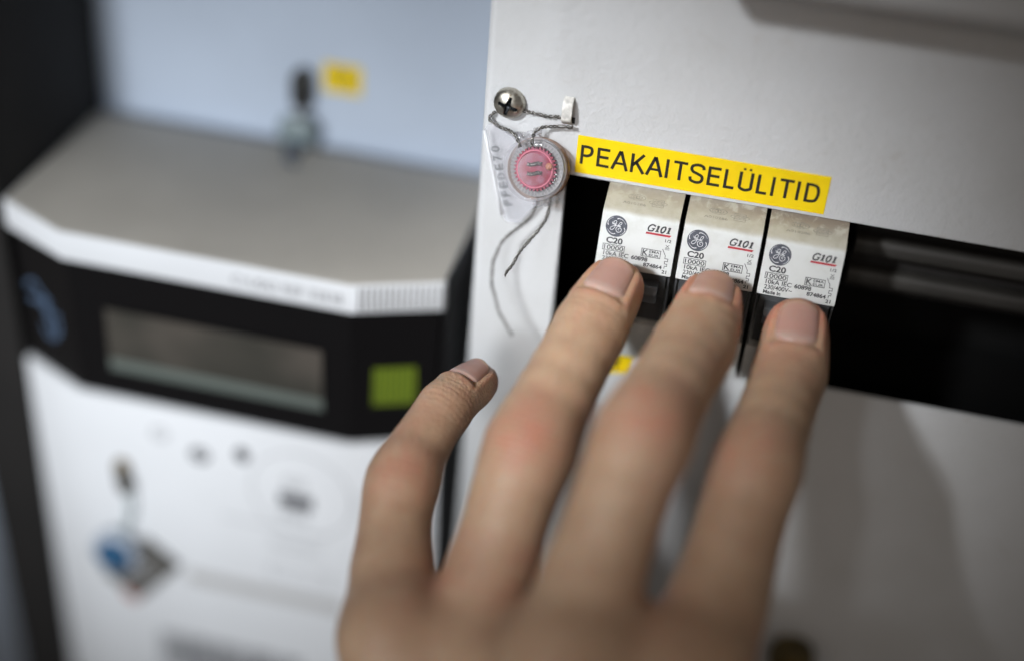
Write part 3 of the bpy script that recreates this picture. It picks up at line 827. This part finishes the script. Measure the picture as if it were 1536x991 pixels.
# lock and seal on the back plate above the meter
lk = thing('lock', 'black lock on the pale back plate above the meter, beside the little yellow label', 'lock', (-97.3, 70, -24))
def slot_poly(cx, cz, w, h, r): return [tuple(v) for v in round_poly([(cx - w, cz - h), (cx + w, cz - h), (cx + w, cz + h), (cx - w, cz + h)], r, 6)]
MW = frame((0, 70, 0), (1, 0, 0), (0, 0, 1), (0, -1, 0))
bpart('lock_body', extrude_poly(slot_poly(-97.1, -23.8, 2.7, 5.6, 2.4), .02, 5.0, MW, .5), M_dark, lk, smooth=True)
ls = thing('security_seal', 'grey-green hanging seal under the black lock, touching the meter top', 'seal', (-97.5, 62, -40))
MW2 = frame((-97.9, 64.5, -36.4), (1, 0, 0), (0, 0, 1), (0, -1, 0))
V, F = lathe([(.01, 1.6), (3.0, 1.5), (5.2, 1.0), (5.8, 0), (5.2, -1.6), (.01, -1.8)], MW2, 40); part('seal_disc', V, F, simple('grey_green_seal', (.22, .27, .28), .35, var=.3, vscale=300), ls, smooth=True)
V, F = tube(catmull([(-97.1, 65.5, -28), (-97.3, 64.5, -31), (-97.6, 64, -34)], 6), .8, 8); part('wire_run', V, F, M_wire, ls, smooth=True)
V, F = tube(catmull([(-98, 64, -42), (-97.0, 61, -45), (-98.5, 57, -39.0), (-96, 52, -38.9), (-93, 50, -39.1)], 8), .55, 8)
part('seal_tail', V, F, simple('blue_grey_tail', (.10, .13, .18), .4), ls, smooth=True)
bm = bmesh.new(); bm_box(bm, (-99.6, 58, -48.5), (-94.4, 63.5, -38.5), .5, 2)
bpart('seal_foot', bm, simple('dark_blue_foot', (.05, .065, .10), .45), ls, smooth=True)
yl = thing('tape_label', 'tiny yellow label on the pale back plate, right of the black lock', 'label', (-86, 69.9, -20))
bm = bmesh.new(); bm_box(bm, (-91.6, 69.75, -24.6), (-80.4, 69.95, -15.8), .05, 1); bpart('tape', bm, M_tape, yl)
p = Plane((0, 69.75, 0), (1, 0, 0), (0, 0, 1), .05); p.text('TR', -89.6, -22.8, -82.6, -17.8, -.01); p.build('lettering', simple('brown_ink', (.25, .17, .02), .6), yl)

# ------------------------------------------------------------------ the hand
FG = {  # joint centres and radii (mm): tip, end joint, middle joint, web, knuckle
    'ring':   ([(6.0, -20.0, -14.4), (3.1, -31.9, -18.6), (-3.1, -58.9, -31.4), (-5.7, -76.7, -48.8), (-7.0, -92.0, -62.0)], [6.5, 7.9, 9.4, 9.1, 10.2]),
    'middle': ([(27.0, -20.0, -13.8), (25.4, -36.4, -14.9), (19.6, -65.7, -17.4), (15.3, -87.6, -35.9), (13.5, -102.2, -44.5)], [6.8, 8.5, 9.6, 9.7, 10.4]),
    'index':  ([(46.1, -19.0, -17.1), (45.9, -30.0, -21.8), (42.0, -58.5, -25.9), (39.1, -80.7, -41.0), (36.3, -96.6, -46.4)], [6.7, 7.9, 9.0, 9.6, 10.4]),
    'pinky':  ([(-20.8, -30.7, -38.7), (-25.1, -42.4, -38.7), (-29.0, -60.8, -45.6), (-25.9, -77.7, -53.6), (-21.2, -92.1, -58.7)], [4.9, 6.1, 7.8, 8.5, 9.4])}
camdir = lambda p: (np.array(CAM) - p) / np.linalg.norm(np.array(CAM) - p)

RES = 0.62
LO = np.array([-46., -215., -170.]); HI = np.array([86., -8., 6.])
shape = tuple(int(v) for v in np.ceil((HI - LO) / RES))
ax = [LO[i] + RES * np.arange(shape[i]) for i in range(3)]
D = np.full(shape, 14.0, np.float32)
def smin(a, b, k):
    if k <= 0: return np.minimum(a, b)
    h = np.clip(0.5 + 0.5 * (b - a) / k, 0, 1); return b * (1 - h) + a * h - k * h * (1 - h)
def cone(A, B, ra, rb, k, D, squash=None):
    A = np.array(A, float); B = np.array(B, float); m = max(ra, rb) + 9
    lo = np.minimum(A, B) - m; hi = np.maximum(A, B) + m
    i0 = np.maximum(0, ((lo - LO) / RES).astype(int)); i1 = np.minimum(shape, ((hi - LO) / RES).astype(int) + 2)
    if np.any(i1 <= i0): return
    sl = tuple(slice(i0[i], i1[i]) for i in range(3))
    X, Y, Z = np.meshgrid(*[ax[i][sl[i]].astype(np.float32) for i in range(3)], indexing='ij', sparse=True)
    ab = B - A; L2 = ab @ ab
    px, py, pz = X - A[0], Y - A[1], Z - A[2]
    t = np.clip((px * ab[0] + py * ab[1] + pz * ab[2]) / max(L2, 1e-6), 0, 1)
    qx, qy, qz = px - ab[0] * t, py - ab[1] * t, pz - ab[2] * t
    d2 = qx * qx + qy * qy + qz * qz
    if squash is not None:      # (direction, factor): flatten across that direction
        n, f = squash; q = qx * n[0] + qy * n[1] + qz * n[2]; d2 = d2 + q * q * (f * f - 1)
    d = np.sqrt(d2) - (ra + (rb - ra) * t)
    D[sl] = smin(D[sl], d.astype(np.float32), k)

fields = []
for nm, (J, R) in FG.items():
    Df = np.full(shape, 14.0, np.float32)
    ch = catmull([(*j, r) for j, r in zip(J, R)], 5)
    # slim the bones between the joints a little, keep the joints proud
    for i in range(len(ch)):
        f = (i % 5) / 5.0; seg = i // 5
        if seg < 3: ch[i, 3] -= (0.8 if seg else 0.35) * math.sin(math.pi * f)
    a01 = np.array(J[0]) - np.array(J[1]); a01 /= np.linalg.norm(a01)
    nd = camdir(np.array(J[0])); nd = nd - nd @ a01 * a01; nd /= np.linalg.norm(nd)
    for i in range(len(ch) - 1):
        cone(ch[i, :3], ch[i + 1, :3], ch[i, 3], ch[i + 1, 3], 1.2, Df, (nd, 1.10) if i < 6 else None)
    # pad of the fingertip
    c0 = np.array(J[0]) - nd * R[0] * .22 - a01 * 3.0
    cone(c0, c0 - a01 * 4.5, R[0] * .88, R[0] * .9, 2.5, Df)
    # back of the middle joint
    jb = np.array(J[2]); T = np.array(J[1]) - np.array(J[3]); T /= np.linalg.norm(T); n2 = camdir(jb); n2 = n2 - n2 @ T * T; n2 /= np.linalg.norm(n2)
    cone(jb + n2 * 1.6 - T * 2, jb + n2 * 1.6 + T * 2, R[2] - 1.5, R[2] - 1.6, 3.0, Df)
    fields.append(Df)
for Df in fields: D = smin(D, Df, 1.6)
# webs and palm
def J(n, i): return np.array(FG[n][0][i])
pairs = (('pinky', 'ring'), ('ring', 'middle'), ('middle', 'index'))
palm_n = np.array([0.05, 0.62, -0.55]); palm_n /= np.linalg.norm(palm_n)
for a, b in pairs:
    A = J(a, 3) * .38 + J(a, 4) * .62 + palm_n * 2.5; B = J(b, 3) * .38 + J(b, 4) * .62 + palm_n * 2.5
    cone(A, B, 6.5, 6.5, 5.0, D)
    cone(J(a, 4), J(b, 4), 8.8, 8.8, 6.0, D)
W = {'ring': (14, -138, -92), 'middle': (22, -139, -88), 'index': (32, -137, -86), 'pinky': (6, -135, -97)}
for n, w in W.items():
    cone(J(n, 4), w, 9.6, 12.5, 6.0, D)
    cone(J(n, 4) + palm_n * 7 + (np.array(w) - J(n, 4)) * .15, np.array(w) + palm_n * 6, 8.5, 11.0, 6.0, D)
cone((16, -140, -96), (30, -183, -140), 17, 20, 10, D); cone((27, -140, -92), (40, -184, -138), 16, 19, 10, D)
th = [(40, -128, -84), (54, -108, -84), (63, -92, -90), (67, -81, -97)]
for (a, b), (ra, rb) in zip(zip(th[:-1], th[1:]), ((14, 11.5), (11.5, 9.5), (9.5, 7.5))): cone(a, b, ra, rb, 5, D)

# carve knuckle creases (upper side of the end and middle joints)
def sample(P):
    q = (P - LO) / RES; i = np.clip(np.floor(q).astype(int), 0, np.array(shape) - 2); f = q - i; out = 0
    for dx in (0, 1):
        for dy in (0, 1):
            for dz in (0, 1):
                w = (f[:, 0] if dx else 1 - f[:, 0]) * (f[:, 1] if dy else 1 - f[:, 1]) * (f[:, 2] if dz else 1 - f[:, 2])
                out = out + w * D[i[:, 0] + dx, i[:, 1] + dy, i[:, 2] + dz]
    return out

def surface_nets(D):
    ins = D < 0
    c = np.zeros(tuple(s - 1 for s in D.shape), np.int8)
    offs = [(a, b, e) for a in (0, 1) for b in (0, 1) for e in (0, 1)]
    sh = c.shape
    for o in offs: c += ins[o[0]:o[0] + sh[0], o[1]:o[1] + sh[1], o[2]:o[2] + sh[2]]
    act = (c > 0) & (c < 8); idx = np.argwhere(act); ids = -np.ones(sh, np.int64); ids[act] = np.arange(len(idx))
    val = {o: D[idx[:, 0] + o[0], idx[:, 1] + o[1], idx[:, 2] + o[2]].astype(float) for o in offs}
    acc = np.zeros((len(idx), 3)); cnt = np.zeros(len(idx))
    for o in offs:
        for a in range(3):
            if o[a]: continue
            p = list(o); p[a] = 1; p = tuple(p); va, vb = val[o], val[p]; m = (va < 0) != (vb < 0)
            t = np.where(m, va / np.where(m, va - vb, 1), 0); pt = np.array(o, float)[None, :].repeat(len(idx), 0); pt[:, a] += t
            acc[m] += pt[m]; cnt[m] += 1
    V = LO + RES * (idx + acc / cnt[:, None]); F = []
    for a in range(3):
        s0 = [slice(None)] * 3; s1 = [slice(None)] * 3; s0[a] = slice(0, -1); s1[a] = slice(1, None)
        A = ins[tuple(s0)]; B = ins[tuple(s1)]; e = np.argwhere(A != B); b, c_ = [(1, 2), (2, 0), (0, 1)][a]
        e = e[(e[:, b] > 0) & (e[:, c_] > 0) & (e[:, b] < sh[b]) & (e[:, c_] < sh[c_]) & (e[:, a] < sh[a])]
        fl = A[e[:, 0], e[:, 1], e[:, 2]]
        def g(db, dc):
            q = e.copy(); q[:, b] -= db; q[:, c_] -= dc; return ids[q[:, 0], q[:, 1], q[:, 2]]
        Q = np.stack([g(1, 1), g(0, 1), g(0, 0), g(1, 0)], 1); Q[~fl] = Q[~fl][:, ::-1]; F.append(Q)
    return V, np.concatenate(F)
HV, HF = surface_nets(D)
HF = HF[(HF >= 0).all(1)]
def neigh_smooth(V, F, it, lam=0.6):
    e = np.concatenate([F[:, [0, 1]], F[:, [1, 2]], F[:, [2, 3]], F[:, [3, 0]]]); e = np.concatenate([e, e[:, ::-1]])
    cnt = np.bincount(e[:, 0], minlength=len(V)).clip(1)
    for k in range(it):
        l = lam if k % 2 == 0 else -lam * 0.97
        A = np.stack([np.bincount(e[:, 0], V[e[:, 1], i], len(V)) for i in range(3)], 1) / cnt[:, None]
        V = V + l * (A - V)
    return V
HV = neigh_smooth(HV, HF, 6)
def vnormals(V, F):
    n = np.cross(V[F[:, 2]] - V[F[:, 0]], V[F[:, 3]] - V[F[:, 1]]); N = np.zeros_like(V)
    for k in range(4):
        for i in range(3): N[:, i] += np.bincount(F[:, k], n[:, i], len(V))
    return N / np.maximum(np.linalg.norm(N, axis=1), 1e-9)[:, None]
HN = vnormals(HV, HF)
if ((HV + HN * .5 - HV) * 1).size and np.mean(sample(HV + HN * 0.5) > sample(HV - HN * 0.5)) < .5: HF = HF[:, ::-1]; HN = -HN

# nails: name -> (length along the finger, half angle, roll, where the tip edge lies beyond the tip centre)
NAIL = {'ring': (10.6, 47, 0, 3.4, 1.0), 'middle': (10.2, 47, 2, 3.6, 1.0), 'index': (10.8, 47, 0, 3.2, 1.0), 'pinky': (8.4, 50, 0, 2.2, 1.0)}
red = np.zeros(len(HV)); crease = np.zeros(len(HV)); ccoord = np.zeros(len(HV)); disp = np.zeros(len(HV)); pale = np.zeros(len(HV))
def sstep(x, a, b): t = np.clip((x - a) / (b - a), 0, 1); return t * t * (3 - 2 * t)
nail_frames = {}
for nm, (Jt, R) in FG.items():
    Jt = [np.array(j) for j in Jt]
    ln, ha, roll, ext, _ = NAIL[nm]
    a = Jt[0] - Jt[1]; a /= np.linalg.norm(a)
    # dorsal direction: away from the palm side, from the bend of the finger
    bend = (Jt[1] - Jt[0]) / np.linalg.norm(Jt[1] - Jt[0]) + (Jt[1] - Jt[2]) / np.linalg.norm(Jt[1] - Jt[2])
    n = camdir(Jt[0]) + 0.0 * bend; 
    n = {'ring': camdir(Jt[0]) + np.array((-.28, 0, .12)), 'middle': np.array((0, 0.0, 1.0)) * .9 + camdir(Jt[0]) * .6,
         'index': camdir(Jt[0]) + np.array((0, 0, .12)), 'pinky': camdir(Jt[0]) * .55 + np.array((-.45, .0, .75))}[nm]
    n = n - n @ a * a; n /= np.linalg.norm(n)
    b = np.cross(a, n); cr, sr = math.cos(math.radians(roll)), math.sin(math.radians(roll)); n, b = n * cr + b * sr, b * cr - n * sr
    nail_frames[nm] = (a, n, b)
    rel = HV - Jt[0]; w = rel @ a; u = rel @ n; v = rel @ b; th_ = np.degrees(np.arctan2(v, u)); near = (np.linalg.norm(rel, axis=1) < 24)
    # nail bed sinks, folds rise
    inside = np.minimum(np.minimum(sstep(w, ext - ln - .6, ext - ln + .6), 1 - sstep(w, ext + .5, ext + 3)), 1 - sstep(np.abs(th_), ha - 5, ha + 3)) * near
    ridge = np.exp(-((np.abs(th_) - ha - 9) / 8.) ** 2) * (w > ext - ln - 1) * (w < ext - .5) + np.exp(-((w - (ext - ln - 1.3)) / 1.1) ** 2) * (np.abs(th_) < ha)
    disp += near * (-.55 * inside + .28 * ridge * (1 - inside))
    red += near * (.45 * ridge * (1 - inside) + .55 * np.exp(-((w - 3) / 5.) ** 2)) * (u > -3)
    # joint creases and redness
    for jn, amp, wd in ((1, 1.0, 4.2), (2, 1.0, 6.5)):
        T = Jt[jn - 1] - Jt[jn + 1]; T /= np.linalg.norm(T); nn = camdir(Jt[jn]); nn = nn - nn @ T * T; nn /= np.linalg.norm(nn)
        rel = HV - Jt[jn]; w_ = rel @ T; up = (HN @ nn); dist = np.linalg.norm(rel, axis=1)
        m = np.exp(-(w_ / wd) ** 2) * sstep(up, .0, .6) * (dist < R[jn] * 1.9)
        crease = np.maximum(crease, m * amp); sel = (m > .02); ccoord[sel] = w_[sel]
        for q, wdt in ((-2.6, .5), (-.7, .6), (1.3, .55), (3.0, .45)):
            disp += -.05 * amp * m * np.exp(-((w_ - q - .25 * np.sin((rel @ np.cross(T, nn)) * .6)) / wdt) ** 2)
        red += sstep(up, .1, .7) * np.exp(-(np.linalg.norm(HV - (Jt[jn] + nn * R[jn] + np.array((-1.5, 0, 0))), axis=1) / (7.2 if jn == 2 else 4.6)) ** 2) * (.95 if jn == 2 else .35) * {'ring': 1.0, 'middle': .95, 'index': .75, 'pinky': .7}[nm]
for a_, b_ in pairs:                                  # redder skin between the fingers, the shade of the webs painted in
    mid = (J(a_, 3) * .5 + J(a_, 4) * .5 + J(b_, 3) * .5 + J(b_, 4) * .5) / 2
    red += .55 * np.exp(-(np.linalg.norm(HV - mid, axis=1) / 9.) ** 2)
HV = HV + HN * disp[:, None]

def skin():
    t = NT('skin'); N = t.N; L = t.L
    def attr(n):
        a = N.new('ShaderNodeAttribute'); a.attribute_name = n; return a.outputs['Fac']
    r = attr('red'); cr = attr('crease'); cc = attr('ccoord')
    n1 = t.ramp(t.noise(90, 4, .6), .3, .7); n2 = t.ramp(t.noise(420, 4, .65), .35, .7)
    base = t.mix(n1, (0.485, 0.332, 0.218), (0.40, 0.255, 0.163))
    base = t.mix(t.math('MULTIPLY', n2, .40), base, (0.42, 0.24, 0.15))
    base = t.mix(t.math('MULTIPLY', t.ramp(t.noise(48, 5, .7), .48, .68), .35), base, (0.46, 0.20, 0.145))
    rr = t.math('MINIMUM', t.math('MULTIPLY', r, t.ramp(t.noise(240, 5, .7), .30, .72, .25, 1.35)), 1.0)
    base = t.mix(t.math('MULTIPLY', rr, .66), base, (0.50, 0.17, 0.115))
    mole = t.ramp(t.noise(330, 0, .4), .80, .84)
    base = t.mix(t.math('MULTIPLY', mole, .35), base, (0.22, 0.11, 0.07))
    t.base(base)
    # transverse wrinkles over the joints, fine cell pattern elsewhere
    w = N.new('ShaderNodeMath'); w.operation = 'SINE'
    L.new(t.math('ADD', t.math('MULTIPLY', cc, 4.6), t.math('MULTIPLY', t.noise(230, 3, .6), 7.0)), w.inputs[0])
    wr = t.math('MULTIPLY', w.outputs[0], cr)
    vo = N.new('ShaderNodeTexVoronoi'); vo.inputs['Scale'].default_value = 1500; L.new(t.pos, vo.inputs['Vector'])
    b1 = t.bump(vo.outputs['Distance'], .7, .00018)
    b2 = t.bump(t.noise(600, 5, .65), .40, .0003, b1)
    t.bump(wr, .22, .00016, b2)
    t.set(t.ramp(t.noise(300, 3), .3, .7, .42, .58), 0, .42)
    t.b.inputs['Subsurface Weight'].default_value = .35
    t.b.inputs['Subsurface Radius'].default_value = (1.0, .35, .18)
    t.b.inputs['Subsurface Scale'].default_value = .0028
    return t.m
person = thing('person', 'left hand of a person pressing three breaker switches with ring, middle and index finger', 'person', (30, -200, -155))
ho = part('hand', HV, HF, skin(), person, smooth=True)
for nme, arr in (('red', np.clip(red, 0, 1.4)), ('crease', crease), ('ccoord', ccoord)):
    at = ho.data.attributes.new(nme, 'FLOAT', 'POINT'); at.data.foreach_set('value', arr.astype(np.float32))

# cuff and sleeve over the forearm, below the picture
sl_p = np.array([(27.5, -164, -119), (32, -176, -131), (38, -196, -152), (50, -232, -190), (62, -270, -230)], float)
Vs, Fs = tube(resample(catmull([tuple(q) for q in sl_p], 6), 4.0)[0], 32.0, 40)
part('sleeve', Vs, Fs, simple('dark_sleeve_cloth', (.03, .034, .045), .9, nscale=900, nstr=.4), person, smooth=True)

def nail_mat():
    t = NT('fingernail')
    at = t.N.new('ShaderNodeAttribute'); at.attribute_name = 'w'; w = at.outputs['Fac']
    c = t.mix(t.ramp(w, .88, .95), (0.42, 0.24, 0.195), (0.44, 0.28, 0.21))
    c = t.mix(t.ramp(w, .14, .26), (0.455, 0.30, 0.25), c)
    t.base(c); t.set(.30, 0, .5); t.b.inputs['Subsurface Weight'].default_value = .2; t.b.inputs['Subsurface Scale'].default_value = .001
    t.bump(t.noise(700, 3), .25, .00012); t.set(t.ramp(t.noise(400, 3), .3, .7, .28, .48)); return t.m
M_nail = nail_mat()
for nm, (Jt, R) in FG.items():
    ln, ha, roll, ext, _ = NAIL[nm]; a, n, b = nail_frames[nm]; P0 = np.array(Jt[0])
    nu, nw = 30, 30; V = []; att = []
    for j in range(nw + 1):
        for i in range(nu + 1):
            u = -1 + 2 * i / nu; wv = j / nw
            # rounded outline: base and free edge are curved
            w = ext - ln + wv * ln
            w = w + (.10 * ln) * (u * u) * (1 - wv) * 1.4 - (.20 * ln) * (u * u) * wv
            th_ = math.radians(u * (ha - 1)); wax = min(w, 1.0)
            o = P0 + a * wax; d = n * math.cos(th_) + b * math.sin(th_)
            V.append(np.array([*o, *d, w - wax, u, wv])); att.append(wv)
    V = np.array(V); lo_ = np.zeros(len(V)); hi_ = np.full(len(V), 12.0)
    dirn = V[:, 3:6]; org = V[:, :3]
    tt = np.zeros(len(V))
    for k in range(40): tt += np.clip(-sample(org + dirn * tt[:, None] ), -1, 1) * .7
    u = V[:, 7]; wv = V[:, 8]
    lift = .12 - .60 * np.abs(u) ** 6 - .50 * (1 - sstep(wv, 0, .10))
    Q = org + dirn * (tt + lift)[:, None] + a[None, :] * V[:, 6][:, None]
    # follow the fingertip down a little beyond the end of the bone
    Q -= n[None, :] * (.045 * np.maximum(V[:, 6], 0) ** 2)[:, None]
    F = [(j * (nu + 1) + i, j * (nu + 1) + i + 1, (j + 1) * (nu + 1) + i + 1, (j + 1) * (nu + 1) + i) for j in range(nw) for i in range(nu)]
    o = part('fingernail', Q, F, M_nail, person, smooth=True)
    o.data.attributes.new('w', 'FLOAT', 'POINT').data.foreach_set('value', np.array(att, np.float32))
    md = o.modifiers.new('s', 'SOLIDIFY'); md.thickness = .0004; md.offset = -1
    bm = bmesh.new(); bm.from_mesh(o.data); bmesh.ops.recalc_face_normals(bm, faces=bm.faces)
    s_ = sum(f.normal.dot(Vector(n)) for f in bm.faces)
    if s_ < 0: bmesh.ops.reverse_faces(bm, faces=bm.faces)
    bm.to_mesh(o.data); bm.free()
